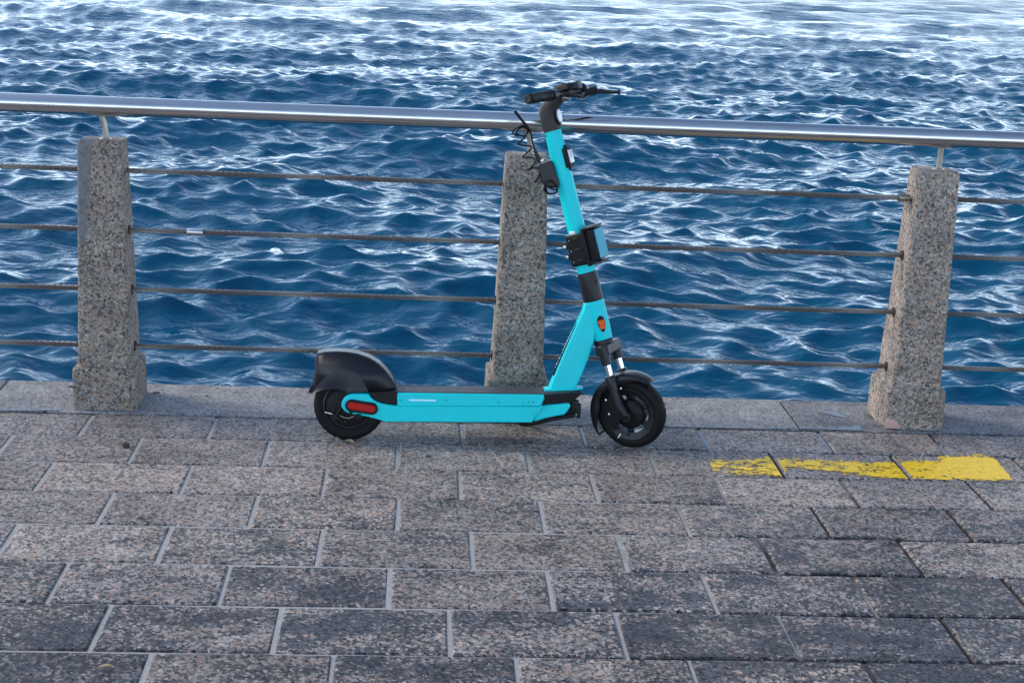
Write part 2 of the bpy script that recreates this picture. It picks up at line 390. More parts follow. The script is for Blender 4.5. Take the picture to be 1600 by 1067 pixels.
for ri in range(len(JN)):
    y1, y0 = ROWS[ri], ROWS[ri+1]; js = list(JN[ri])
    while js[0] > X0: js.insert(0, js[0]-.445)
    while js[-1] < X1: js.append(js[-1]+.445)
    for a, b in zip(js[:-1], js[1:]):
        gx, gy = .012, .009
        L = b-a-gx; W = y1-y0-gy; top = y1-gy/2
        if ri == 0: W -= .004; top -= .004
        key = (round(L/.004), round(W/.004), random.randrange(3))
        if key not in _cache:
            o = paver_mesh(key[0]*.004, key[1]*.004, len(_cache)).build('paver', M['paver'], pavement, smooth=20); _cache[key] = o.data
        else:
            o = bpy.data.objects.new('paver', _cache[key]); COL.objects.link(o); o.parent = pavement
        painted = ri == 1 and .8 < (a+b)/2 < 2.2
        o.location = ((a+b)/2, top-W/2, 0 if painted else random.uniform(-.0010, .0024))
        if not painted: o.rotation_euler = (random.uniform(-.006, .006), random.uniform(-.003, .003), random.uniform(-.003, .003))
        fg = min(1, max(0, (-(y0+y1)/2-.35)/1.3)); x = (a+b)/2
        dmp = -.02+.46*fg + (.18 if x > .75 else 0)*(.35+.65*fg) + random.uniform(-.12, .16)
        if ri == 0 and .1 < x < 1.0: dmp += .22
        o['damp'] = float(max(0, dmp)); NP += 1
# the promenade goes on behind and beside the camera
pf = MB()
for (a, b, c, d_) in ((-40, X0+.2, -.004, -40), (X1+.2, 40, -.004, -40), (X0+.2, X1+.2, ROWS[-1]+.02, -40)):
    pf.add([(a, d_, -.006), (b, d_, -.006), (b, c, -.006), (a, c, -.006)], [(0, 1, 2, 3)])
def mat_far_paving():
    k = NT('far_paving'); g = k.n('NewGeometry'); b = k.n('TexBrick', Scale=1.0, Mortar__Size=.006); k.l(g.outputs['Position'], b.inputs['Vector'])
    b.inputs['Color1'].default_value = (.24, .24, .245, 1); b.inputs['Color2'].default_value = (.29, .28, .28, 1); b.inputs['Mortar'].default_value = (.3, .3, .3, 1)
    b.inputs['Brick Width'].default_value = .445; b.inputs['Row Height'].default_value = .2555
    n = k.n('TexNoise', Scale=120.0, Detail=5.0); k.l(g.outputs['Position'], n.inputs['Vector'])
    k.l(k.mix(1.0, b.outputs['Color'], k.ramp(n.outputs['Fac'], [(.3, .5), (.7, 1.3)]), 'MULTIPLY'), k.b.inputs['Base Color']); k.b.inputs['Roughness'].default_value = .7; return k.m
pf.build('promenade_ground', mat_far_paving(), kind='structure')

# ------------------------------------------------------------------ coping and quay
quay = MB().box((0, .17, -1.9), (80, .30, 3.6)).build('quay_edge', M['wall'], kind='structure')
EDGE = .366
cj = [-40, -10.6, -7.59, -4.58, -1.572, 1.441, 4.45, 7.46, 40]
for i, (a, b) in enumerate(zip(cj[:-1], cj[1:])):
    mb = MB(); L = b-a-.007; n = max(2, int(min(L, 4)/.12))
    mb.box(((a+b)/2, (EDGE+.006)/2, -.048), (L, EDGE-.006, .1))
    o = mb.build('coping_slab', M['coping'], quay, bevel=.006, seg=2); o['damp'] = .05 if b < 1.5 else .22
for (px, py, r_) in ((111.5, 604, .010), (244, 613.5, .0105), (323, 618.5, .0055), (69, 642.5, .004)):
    c = G(px, py, .002)
    MB().lathe([(r_, -.02), (r_*1.25, .001), (r_*.8, .0016), (r_*.3, -.002), (0, -.003)], (c.x, c.y, .0024), (0, 0, 1), 16).build('anchor_hole', M['hole'], quay)

# small sheets of standing water in the joints and on the coping
def puddle(pts, z, lab=None):
    n = len(pts); mb = MB(); mb.add([(p_.x, p_.y, z) for p_ in pts], [tuple(range(n))]); mb.build('puddle', M['puddle'], kind='structure')
def blob(px, z=.0045): puddle([G(*q) for q in px], z)
blob([(1287, 647), (1291, 643), (1299, 645), (1310, 646), (1320, 651), (1324, 655), (1313, 653), (1300, 650)])
blob([(1331, 668), (1334, 665.5), (1343, 666.5), (1346, 671), (1346, 674), (1300, 672.5), (1250, 671), (1248, 669.5), (1300, 671)])
blob([(1042, 666.8), (1120, 668.2), (1180, 669.7), (1240, 669.8), (1240, 671), (1160, 670.5), (1042, 668)])
blob([(0, 640.5), (60, 641), (96, 641.5), (93, 643), (50, 643), (0, 642.5)])
for (q) in ([(1087.5, 671.5), (1097.5, 672.5), (1117, 704), (1109, 704.5)], [(905.5, 667.5), (912.5, 668), (919.5, 696), (914, 696)], [(1275, 676), (1280, 677), (1302, 706), (1297, 706)], [(719, 665), (724.5, 665), (725, 671), (720, 671)], [(1463, 690), (1469, 694), (1488, 715), (1481, 714)]):
    puddle([G(a, b) for a, b in q], -.0022)

# ------------------------------------------------------------------ worn yellow paint
def yellow():
    from mathutils import noise
    mb = MB(); cs = .0022; idx = {}
    ya, yb = -.486, -.238
    vs = []; fs = []
    def vid(i, j):
        if (i, j) not in idx:
            idx[(i, j)] = len(vs); vs.append((i*cs, j*cs, .0022))
        return idx[(i, j)]
    def lerp(x, tab):
        for (x0, a0), (x1, a1) in zip(tab[:-1], tab[1:]):
            if x0 <= x <= x1: return a0+(a1-a0)*(x-x0)/(x1-x0)
        return None
    topt = [(1.02, -.325), (1.15, -.325), (1.256, -.292), (1.27, -.31), (1.55, -.325), (1.72, -.32), (1.86, -.312), (1.885, -.262), (1.92, -.258), (2.12, -.256)]
    bott = [(1.02, -.46), (1.1, -.478), (1.256, -.484), (1.29, -.40), (1.45, -.43), (1.6, -.475), (1.7, -.477), (1.74, -.462), (1.76, -.474), (2.12, -.462)]
    wear = [(1.02, 1.3), (1.1, 1.2), (1.2, .95), (1.256, .6), (1.27, .8), (1.4, .5), (1.6, .35), (1.68, .2), (1.72, -.3), (1.85, -.35), (1.95, -.9), (2.12, -1.1)]
    for i in range(int(1.02/cs)+1, int(2.118/cs)-1):
        x = (i+.5)*cs
        if abs(x-1.26) < .010 or abs(x-1.70) < .010: continue
        for j in range(int(ya/cs), int(yb/cs)):
            y = (j+.5)*cs
            xe = 2.085+(y+.25)*.10+.012*noise.noise((x*5, y*40, 3))
            if x > xe: continue
            n = noise.fractal((x*26, y*75, 1.3), .7, 2.1, 6)/.30*.6+noise.noise((x*85, y*200, 5))/.25*.5
            e = min(lerp(x, topt)-y, y-lerp(x, bott)); e = max(-3.0, min(1, e/.016))
            if n+1.1*e > wear_at(x, wear, lerp): fs.append((vid(i, j), vid(i+1, j), vid(i+1, j+1), vid(i, j+1)))
    for x0, x1, yy in ((2.012, 2.052, -.227),):
        for i in range(int(x0/cs), int(x1/cs)):
            for j in range(int((yy-.006)/cs), int((yy+.006)/cs)): fs.append((vid(i, j), vid(i+1, j), vid(i+1, j+1), vid(i, j+1)))
    mb.add(vs, fs)
    o = mb.build('painted_stripe', M['yellow'])
    tag(o, 'worn flaking yellow paint stripe on the grey pavers at right', 'paint stripe')
def wear_at(x, tab, lerp): return lerp(x, tab)
yellow()

# ------------------------------------------------------------------ granite posts
POSTX = [-1.137, .370, 1.879]
ROPEZ = [.866, .650, .430, .216]; ROPEY = .150
def post_profile():
    # (z, half width x, y front, y back)
    return [(0, .112, .034, .262), (.151, .112, .035, .262), (.157, .1085, .039, .258), (.160, .0965, .052, .2465), (.166, .0945, .0543, .2455), (.960, .0755, .088, .214), (.976, .071, .092, .210)]
def post_mesh():
    mb = MB(); rings = []
    pr = post_profile(); lev = []
    for (a, b) in zip(pr[:-1], pr[1:]):
        n = 14 if b[0]-a[0] > .5 else (4 if b[0]-a[0] > .1 else 1)
        for k in range(n): lev.append(tuple(a[i]+(b[i]-a[i])*k/n for i in range(4)))
    lev.append(pr[-1]); vs = []; fs = []
    ch = .007; m = None
    for (z, w, yf, yb) in lev:
        yf -= .148; yb -= .148
        ring = [(-w+ch, yf), (-w*.35, yf), (w*.35, yf), (w-ch, yf), (w, yf+ch), (w, 0), (w, yb-ch), (w-ch, yb), (0, yb), (-w+ch, yb), (-w, yb-ch), (-w, 0), (-w, yf+ch)]
        m = len(ring); vs += [(x, y, z) for x, y in ring]
    for i in range(len(lev)-1):
        for k in range(m): fs.append((i*m+k, i*m+(k+1) % m, (i+1)*m+(k+1) % m, (i+1)*m+k))
    fs.append(tuple((len(lev)-1)*m+k for k in range(m)))
    return mb.add(vs, fs)
plabs = ['granite post at left with a smooth cement repair on its top corner',
         'granite post behind the scooter, its top beside the coiled black cable',
         'granite post at right with a pink chipped corner at its foot']
def halfw(z): return .0945+(.0755-.0945)*(z-.172)/(.96-.172)
for i, px in enumerate(POSTX):
    e = empty('granite_post', (px, .148, 0)); tag(e, plabs[i], 'post', 'granite posts carrying the railing')
    b = post_mesh()
    rr = random.Random(40+i)
    b.v = [(x+rr.uniform(-.0012, .0012), y+rr.uniform(-.0012, .0012), z+(rr.uniform(-.001, .001) if z > 0 else 0)) for x, y, z in b.v]
    if i == 2:      # broken corner at the front left foot
        b.v = [((x+.020*max(0, 1-z/.05), y+.020*max(0, 1-z/.05), z) if (x < -.09 and y < -.08 and z < .06) else (x, y, z)) for x, y, z in b.v]
    s = b.build('stone', M['post'], e, smooth=30); s['patched'] = 1.0 if i == 0 else 0.0
    if i == 2:
        MB().prism([(-.112, -.1125, .004), (-.050, -.1155, .004), (-.055, -.1155, .020), (-.072, -.1155, .038), (-.109, -.1145, .043)],
                   [(-.095, -.085, .004), (-.05, -.10, .004), (-.055, -.10, .020), (-.070, -.10, .038), (-.100, -.09, .040)]).build('broken_corner', M['pinkstone'], e, bevel=.003)
    # bent steel pin that carries the handrail
    bend = (.0, -.010, .0)[i] if i != 0 else -.014
    pts = [(.012, 0, .965), (.012, 0, 1.0), (.012+bend*.3, 0, 1.03), (.012+bend*.9, 0, 1.055), (.012+bend, 0, 1.075)]
    MB().tube(pts, [.0105, .010, .010, .010, .0115], 14).lathe([(.022, .9765), (.021, .9795), (.012, .9805)], (.012, 0, 0), (0, 0, 1), 20).build('rail_pin', M['oldsteel'], e)
    for z in ROPEZ:
        for sgn in (-1, 1):
            w = halfw(z)*sgn
            MB().lathe([(.0185, -.012), (.0185, .0025), (.0155, .0035), (.011, .001), (.0102, -.01)], (w, .002, z), (sgn, 0, 0), 24).build('cable_ring', M['hole' if z < .8 else 'oldsteel'], e)

# ------------------------------------------------------------------ handrail
rail = empty('handrail', (0, .148, 1.0925))
MB().tube([(x, 0, 0) for x in np.linspace(-6, 6.5, 26)], .0330, 40).build('rail_tube', M['steel'], rail)
for px in POSTX: MB().box((px+.012, 0, -.0335), (.07, .028, .005)).build('saddle_plate', M['oldsteel'], rail, bevel=.002)
tag(rail, 'polished stainless steel handrail running along the top of the posts', 'handrail')

# ------------------------------------------------------------------ wire ropes
def rope_mesh():
    mb = MB(); n = 6; R, r = .0067, .0030; xs = np.arange(-5.0, 5.6, .0095); pitch = .125
    for k in range(n):
        mb.tube([(x, R*math.cos(2*math.pi*(x/pitch+k/n)), R*math.sin(2*math.pi*(x/pitch+k/n))) for x in xs], r, 5)
    return mb
rlabs = ['topmost wire rope of the railing, with a steel end sleeve at right post', 'second wire rope from the top, with a small steel ferrule on it',
         'third wire rope from the top, passing behind the scooter stem', 'lowest wire rope of the railing, just above the scooter deck']
rm = None
for i, z in enumerate(ROPEZ):
    e = empty('wire_rope', (0, ROPEY, z)); tag(e, rlabs[i], 'cable', 'wire ropes strung through the posts')
    if rm is None:
        o = rope_mesh().build('strands', M['rope'], e, smooth=60); rm = o.data
    else:
        o = bpy.data.objects.new('strands', rm); COL.objects.link(o); o.parent = e
    o.location.x = -.013*i
    MB().tube([(-5, 0, 0), (0, 0, 0), (5.5, 0, 0)], .0045, 8).build('core', M['hole'], e)
    if i == 1:
        MB().lathe([(.008, -.028), (.0115, -.028), (.0125, -.026), (.0125, .026), (.017, .026), (.017, .029), (.008, .029)], (-.818, 0, 0), (1, 0, 0), 24).build('ferrule', M['steel'], e)
    if i == 0:
        MB().lathe([(.008, -.026), (.018, -.026), (.018, -.021), (.0135, -.020), (.0135, .026), (.008, .026)], (POSTX[2]-halfw(z)-.020, 0, 0), (1, 0, 0), 24).build('end_sleeve', M['oldsteel'], e)

# ------------------------------------------------------------------ scooter
LEAN, OY = rad(8.5), -.21
cT, sT = math.cos(LEAN), math.sin(LEAN)
scoot = empty('electric_scooter', (0, OY, 0)); scoot.rotation_euler = (-LEAN, 0, 0)
tag(scoot, 'turquoise electric kick scooter leaning on its stand before the railing', 'scooter')
def toloc(w): return Vector((w.x, w.y*cT-w.z*sT, w.y*sT+w.z*cT))
def PXn(x, y, pt, nrm):
    o = toloc(CAM-Vector((0, OY, 0))); d = toloc(ray(x, y)); return o+d*((Vector(pt)-o).dot(nrm)/d.dot(nrm))
def PX(x, y, c=0.0): return PXn(x, y, (0, c, 0), Vector((0, 1, 0)))
def poly(px, c): return [PX(x, y, c) for x, y in px]
def shift(pts, c): return [Vector((q.x, c, q.z)) for q in pts]

# steering frame
A_TOP = Vector((.4415, 0, 1.105)); A_BOT = Vector((.6105, 0, .519))
AX = (A_TOP-A_BOT).normalized(); DEL = rad(32)
u0 = Vector((AX.z, 0, -AX.x)); v0 = Vector((0, 1, 0))
UU = math.cos(DEL)*u0-math.sin(DEL)*v0; VV = math.sin(DEL)*u0+math.cos(DEL)*v0
def S(U, V, H): return A_TOP+UU*U+VV*V+AX*H
MS = Matrix((UU, VV, AX)).transposed()          # steering axes as columns
def PS(x, y, V=0.0):                            # pixel -> (U,H) on the plane V=const of the steering frame
    q = PXn(x, y, S(0, V, 0), VV)-A_TOP; return q.dot(UU), q.dot(AX)

# --- rear wheel
RC = Vector((-.236, 0, .1245)); RR = .1245
def tyre_prof(R, w, rim):
    out = []
    for k in range(13):
        a = -math.pi/2+math.pi*k/12
        out.append((R-.022+.022*math.cos(a)**.8 if abs(math.cos(a)) > 1e-6 else R-.022, w/2*math.sin(a)))
    return [(rim, -w*.36)]+out+[(rim, w*.36)]
def tread(mb, C_, ax, R, w, n=34):
    ax = Vector(ax).normalized(); ref = Vector((0, 0, 1)); e1 = (ref-ax*ref.dot(ax)).normalized(); e2 = ax.cross(e1)
    for k in range(n):
        for sg in (-1, 1):
            pts = []
            for j in range(6):
                f = j/5; hh = sg*w*(.06+.40*f); a = 2*math.pi*(k/n)+.20*f+(.09 if sg > 0 else 0)
                rr_ = R-.022+.022*math.sqrt(max(0, 1-(2*hh/w)**2))**.8-.0006
                pts.append(Vector(C_)+ax*hh+(e1*math.cos(a)+e2*math.sin(a))*rr_)
            mb.tube(pts, [.0010, .0018, .0022, .0022, .0018, .0010], 5)
rw = empty('rear_wheel'); rw.parent = scoot
t = MB().lathe(tyre_prof(RR, .058, .086), RC, (0, 1, 0), 64); tread(t, RC, (0, 1, 0), RR, .058)
t.build('tyre', M['rubber'], rw, smooth=60)
MB().lathe([(.090, -.020), (.092, -.026), (.086, -.028), (.083, -.022), (.080, -.020), (.074, -.020)], RC, (0, 1, 0), 56).lathe([(.09, .02), (.09, .026), (.08, .02)], RC, (0, 1, 0), 40).build('rim', M['charcoal'], rw)
MB().lathe([(.078, -.018), (.076, -.026), (.070, -.030), (.04, -.034), (.018, -.036), (.016, -.05), (0, -.05)], RC, (0, 1, 0), 48).lathe([(.08, .018), (.07, .03), (.02, .04), (0, .045)], RC, (0, 1, 0), 32).build('drum_hub', M['black'], rw)
for a in range(6):
    q = RC+Vector((.058*math.cos(a*1.047+.3), -.031, .058*math.sin(a*1.047+.3))); MB().lathe([(.004, 0), (.004, -.003), (0, -.0035)], q, (0, 1, 0), 8).build('hub_bolt', M['charcoal'], rw)
ba = MB().tube([PX(533, 660, -.055), PX(527, 646, -.06), PX(536, 633, -.06)], .006, 8).tube([PX(508, 643, -.052), PX(524, 649, -.056)], .003, 6)
ba.box(PX(525, 650, -.055), (.022, .012, .022)); ba.build('brake_arm', M['black'], rw, bevel=.001)
MB().tube([PX(507.5, 643.5, -.056), PX(519, 646.5, -.056)], .0024, 6).build('brake_cable', M['silver'], rw)
MB().tube([PX(x, y, -.05) for x, y in ((530, 648), (537, 652), (546, 653), (553, 650))], .0022, 6).build('spring', M['oldsteel'], rw)

# --- rear mudguard (shell over the wheel, open below)
outl = [(481, 614), (487, 598), (492, 580), (493, 561), (495, 552.5), (507, 550), (525, 549), (543, 550), (560, 553), (577, 559), (592, 568), (604, 580), (613, 592), (619, 604), (619, 610)]
low = [(575, 613), (552, 613), (545, 613), (538, 610), (530, 608), (520, 607.5), (508, 608.5), (497, 611), (489, 614.5)]
fy = -.052
def fender():
    mb = MB(); top = [PX(x, y, fy) for x, y in outl]; lo = [PX(x, y, fy) for x, y in low]; n = len(top)
    # rounded crown: rows across y
    c_ = Vector((-.22, 0, .17)); rows_ = []
    for k, (yf, sc_) in enumerate(((-1, .955), (-.99, .975), (-.93, .99), (-.80, .998), (-.4, 1.0), (.4, 1.0), (.8, .998), (.93, .99), (1, .965))):
        rows_.append([Vector((c_.x+(q.x-c_.x)*sc_, yf*-fy, c_.z+(q.z-c_.z)*sc_)) for q in top])
    vs = [v for r_ in rows_ for v in r_]; fs = []
    for k in range(len(rows_)-1):
        for i in range(n-1): fs.append((k*n+i, k*n+i+1, (k+1)*n+i+1, (k+1)*n+i))
    mb.add(vs, fs)
    for ri, s_ in ((0, 1), (len(rows_)-1, -1)):
        ring = rows_[ri]+[Vector((q.x, rows_[ri][0].y, q.z)) for q in lo]
        mb.add(ring, [tuple(range(len(ring)))])
    return mb
rf = fender().build('rear_mudguard', M['charcoal'], scoot, smooth=50)
rf.modifiers.new('solid', 'SOLIDIFY').thickness = .003
# raised arch on the flank
arch = [(492, 611), (499, 603), (508, 592), (520, 582), (535, 576), (548, 575), (556, 577)]
arch_in = [(556, 585), (548, 585), (537, 587), (526, 592), (516, 600), (508, 608), (499, 610.5)]
ac = [(486, 614), (494, 604), (503, 594), (514, 585), (527, 579), (540, 577), (554, 581), (566, 592), (576, 612)]
lc = [(487, 615.5), (493, 613), (500, 610.8), (508, 609), (517, 608), (527, 608), (536, 610), (545, 613), (557, 613.5), (577, 613.5)]
fa_ = MB(); nl = 6; vs = []
for (ax_, ay_), (bx_, by_) in zip(ac, lc):
    for k in range(nl):
        f = k/(nl-1); vs.append(PX(ax_+(bx_-ax_)*f, ay_+(by_-ay_)*f, fy-.0015-.016*f**2*math.sqrt(max(0, math.sin(math.pi*min(1, max(0, (ax_-482)/94)))))))
fa_.add(vs, [(i*nl+k, i*nl+k+1, (i+1)*nl+k+1, (i+1)*nl+k) for i in range(len(ac)-1) for k in range(nl-1)])
fa_.build('wheel_arch', M['charcoal'], rf, smooth=60)
MB().prism(poly([(492.5, 561), (494.5, 561), (494.5, 577), (492.5, 577)], -.02), poly([(492.5, 561), (494.5, 561), (494.5, 577), (492.5, 577)], .02)).build('tail_lamp', M['red'], rf, bevel=.001)
MB().prism(poly([(549, 612), (551.5, 601), (554, 613)], fy-.003), poly([(549, 612), (551.5, 601), (554, 613)], fy+.002)).build('drain_slot', M['black'], rf)
MB().lathe([(.003, 0), (.003, -.002), (0, -.003)], PX(551, 612.5, fy-.002), (0, 1, 0), 8).build('screw', M['silver'], rf)

# --- deck
NY = -.080
def sect(mb, x0, x1, prof, x0b=None, x1b=None):
    """box-like body: half profile [(y,z)] mirrored and swept along x"""
    full = prof+[(-y, z) for y, z in reversed(prof)]
    mb.prism([Vector((x0+((z-.08)*0), y, z)) for y, z in full], [Vector((x1, y, z)) for y, z in full]); return mb
zt0, zt1 = .182, .189
dprof = [(NY, .1815), (NY-.0, .152), (NY+.004, .148), (NY+.004, .094), (NY+.010, .086)]
side_u = poly([(620, 614), (852, 617), (851, 622), (847, 632), (843, 635), (620, 635)], NY)
deck = MB().prism(side_u, shift(side_u, -NY)).build('deck', M['cyan'], scoot, bevel=.004, seg=3)
low_px = [(533.5, 630), (537, 623), (543, 618), (551, 616), (576, 616), (580, 621), (586, 626), (596, 630), (608, 632), (621, 634), (846, 635), (838, 647), (831, 660), (602, 659), (590, 655), (575, 651), (556, 648), (545, 646), (538, 641.5), (534, 636.5)]
L_ = poly(low_px, NY+.003)
MB().prism(L_, shift(L_, -NY-.003)).build('deck_side', M['cyan'], deck, bevel=.0025)
nose = poly([(845, 633), (880, 630), (890, 630), (892, 635), (886, 644), (882, 648), (858, 652), (838, 658), (832, 658)], NY+.010)
MB().prism(nose, shift(nose, -NY-.010)).build('deck_nose', M['cyan'], deck, bevel=.005, seg=3)
edge = [PX(x, y, NY+.001) for x, y in ((847, 633.5), (843, 640), (836, 648), (831.5, 656))]
MB().tube(edge, [.0035, .004, .004, .003], 8).build('edge_rib', M['cyan'], deck)
ft = [(849, 617), (909, 613), (909, 615.5), (898, 625), (893, 630), (846, 632), (851, 623)]
fa = [PX(x, y, NY-.001 if x < 870 else NY+.018) for x, y in ft]
MB().prism(fa, [Vector((q.x, -q.y, q.z)) for q in fa]).build('front_trim', M['black'], deck, bevel=.002)
rt = poly([(577, 614), (620.5, 611), (620.5, 632), (605, 631), (590, 627), (582, 621)], NY-.001)
MB().prism(rt, shift(rt, -NY)).build('rear_trim', M['black'], deck, bevel=.002)
mt = poly([(622, 615.5), (850, 618), (905, 614.5)], NY+.004); z_ = .005
topp = [Vector((-.070, -.070, .1845)), Vector((.447, -.070, .1905)), Vector((.540, -.052, .1975)), Vector((.568, -.02, .1995)), Vector((.568, .02, .1995)), Vector((.540, .052, .1975)), Vector((.447, .070, .1905)), Vector((-.070, .070, .1845))]
MB().prism([q-Vector((0, 0, .012)) for q in topp], topp).build('deck_mat', M['mat'], deck, bevel=.0015)
rid = MB()
for sg in (-1, 1):
    for i in range(74):
        x = -.064+i*.0068; rid.box((x, sg*.0655, .1848+(x+.07)/.517*.006), (.0034, .008, .004))
rid.build('mat_ridges', M['mat'], deck, kind='stuff')
MB().box((.19, 0, .088), (.50, .10, .016)).build('under_tray', M['black'], deck, bevel=.003)
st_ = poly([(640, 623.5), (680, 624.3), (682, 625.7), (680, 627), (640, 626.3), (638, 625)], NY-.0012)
MB().prism(st_, shift(st_, NY+.002)).build('deck_strip', M['pale'], deck)  # thin pale blue plate along the deck flank
for x, y in ((627, 625.3), (697, 625), (779, 628.5), (818, 629), (825.5, 628), (832.5, 628.2)):
    MB().lathe([(.0022, .001), (.0022, -.001), (0, -.0012)], PX(x, y, NY), (0, 1, 0), 8).build('deck_screw', M['black'], deck)
def pill(a, b, r, n=8):
    d = (b-a); e = Vector((d.x, 0, d.z)).normalized(); nn = Vector((-e.z, 0, e.x)); out = []
    for k in range(n+1):
        t_ = math.pi/2+math.pi*k/n; out.append(a+e*math.cos(t_)*r+nn*math.sin(t_)*r)
    for k in range(n+1):
        t_ = -math.pi/2+math.pi*k/n; out.append(b+e*math.cos(t_)*r+nn*math.sin(t_)*r)
    return out
a_, b_ = PX(549, 633.5, NY), PX(581, 638.5, NY)
pl = pill(a_, b_, .0215); q = MB().prism(shift(pl, NY-.004), shift(pl, NY+.01)).build('side_reflector', M['black'], deck, bevel=.002)
pl = pill(a_, b_, .0125); MB().prism(shift(pl, NY-.0075), shift(pl, NY)).build('red_lens', M['red'], deck, bevel=.0025, seg=3)
MB().box(PX(548, 645, NY), (.012, .012, .018)).box(PX(560, 650, NY), (.018, .012, .016)).build('axle_clamp', M['black'], deck, bevel=.002)

# --- stand
ks = empty('kickstand'); ks.parent = scoot
br_ = poly([(893, 628), (908, 630.5), (908, 641), (906, 655), (899, 651), (888, 650), (886, 645), (893, 640)], -.050)
MB().prism(br_, shift(br_, -.035)).build('bracket', M['black'], ks, bevel=.002)
MB().prism(shift(br_, .02), shift(br_, .035)).build('bracket', M['black'], ks, bevel=.002)
g0 = toloc(Vector((.40, .19, .006)))
MB().tube([PX(900, 640, -.045), PX(896, 649, -.055), PX(880, 652, -.058), PX(860, 655.5, -.058), PX(845, 658, -.056)], [.008, .008, .007, .007, .0075], 10).build('stand_arm', M['black'], ks)
MB().tube([PX(898, 645, .02), Vector((.50, .06, .085)), Vector((.44, .12, .055)), g0], [.010, .010, .009, .009], 10).build('stand_leg', M['black'], ks)
MB().box(g0+Vector((0, 0, .004)), (.045, .03, .012)).build('stand_foot', M['rubber'], ks, bevel=.004)
MB().lathe([(.005, 0), (.005, -.004), (0, -.005)], PX(898.5, 647.5, -.051), (0, 1, 0), 10).build('pivot_bolt', M['silver'], ks)

# --- frame neck
dt_px = [(856, 612), (898, 612), (910, 585), (922, 555), (928, 537), (931, 520), (930, 492), (921, 474), (914, 474), (911, 486), (893, 525), (872, 573)]
D_ = poly(dt_px, -.028)
neck = MB().prism(D_, shift(D_, .028)).build('frame_neck', M['cyan'], scoot, bevel=.013, seg=4, smooth=60)
neck.modifiers.new('wn', 'WEIGHTED_NORMAL')
fl = [Vector((.447, -.034, .193)), Vector((.56, -.034, .200)), Vector((.585, -.02, .2018)), Vector((.585, .02, .2018)), Vector((.56, .034, .200)), Vector((.447, .034, .193))]
MB().prism(fl, [q+Vector((0, 0, .008)) for q in fl]).build('foot_flange', M['cyan'], neck, bevel=.002)
# head tube on the steering axis
hz0, hz1 = -.752, -.612
MB().tube([A_TOP+AX*h for h in (-.752, -.745, -.70, -.64, -.612)], [.0335, .0345, .036, .036, .0355], 36).build('head_tube', M['cyan'], neck, smooth=50)
dcl = [(899.8, 505.5), (906, 505.5), (869, 586), (862.6, 586)]
MB().prism([PX(x, y, -.020) for x, y in dcl], [PX(x, y, .020) for x, y in dcl]).build('neck_label', M['black'], neck, bevel=.0008)
lt = MB(); lr = random.Random(3)
for i in range(13):
    f = .18+.72*i/13; c = PX(899.6+(862.4-899.6)*f, 505.5+80.5*f, 0)
    for yy in (-.014, -.006, .004):
        if lr.random() < .62: lt.box(c+Vector((-.0012, yy, 0)), (.0025, lr.uniform(.004, .008), lr.uniform(.004, .010)))
lt.build('label_lettering', M['white'], neck, kind='stuff')
# orange side reflector: oval bezel hugging the tube, trapezoid lens
rc = PX(940, 506, -.034); nb = Vector((.10, -1, 0)).normalized()
def oval(c, ax, up, w0, w1, h, n=20):
    sd_ = ax.cross(up).normalized(); out = []
    for k in range(n):
        a = 2*math.pi*k/n; w_ = w0+(w1-w0)*(.5+.5*math.sin(a)); out.append(c+sd_*math.cos(a)*w_+up*math.sin(a)*h)
    return out
ov = oval(rc, nb, AX, .010, .017, .030); MB().prism([q+nb*.004 for q in ov], [q-nb*.012 for q in ov]).build('reflector_bezel', M['black'], neck, bevel=.002)
sd_ = nb.cross(AX).normalized()
tz = [rc+sd_*a+AX*b for a, b in ((-.0085, -.019), (.0085, -.019), (.0125, .014), (-.0125, .014))]
MB().prism([q+nb*.0075 for q in tz], [q for q in tz]).build('orange_lens', M['orange'], neck, bevel=.003, seg=3)

# --- stem
col_ = MB().tube([A_TOP+AX*h for h in (-.612, -.606, -.515, -.508)], [.0350, .0362, .0352, .034], 36).build('collar', M['charcoal'], scoot, smooth=50)
MB().lathe([(.004, 0), (.004, -.004), (0, -.005)], S(.033, -.012, -.545), -UU, 10).build('collar_screw', M['black'], col_)
stem = MB().tube([A_TOP+AX*h for h in (-.512, -.40, -.2, -.05, 0)], [.0325, .0325, .0315, .0300, .0290], 36).build('stem', M['cyan'], scoot, smooth=50)
for (x, y) in ((867, 214), (853, 213), (853.5, 229)): 
    MB().lathe([(.003, .004), (.003, -.001), (0, -.0015)], PX(x, y, -.027), (0, 1, 0), 8).build('stem_screw', M['black'], stem)
# front reflector on the stem
q0 = S(.0305, 0, -.100); MB().box(S(.034, 0, -.105), (.020, .036, .068), MS).tube([S(.030, 0, -.070), S(.036, 0, -.066)], .010, 10).tube([S(.030, 0, -.142), S(.036, 0, -.142)], .010, 10).build('front_reflector', M['black'], stem, bevel=.003)
MB().box(S(.0460, 0, -.103), (.006, .028, .046), MS).build('front_lens', M['white'], stem, bevel=.002)

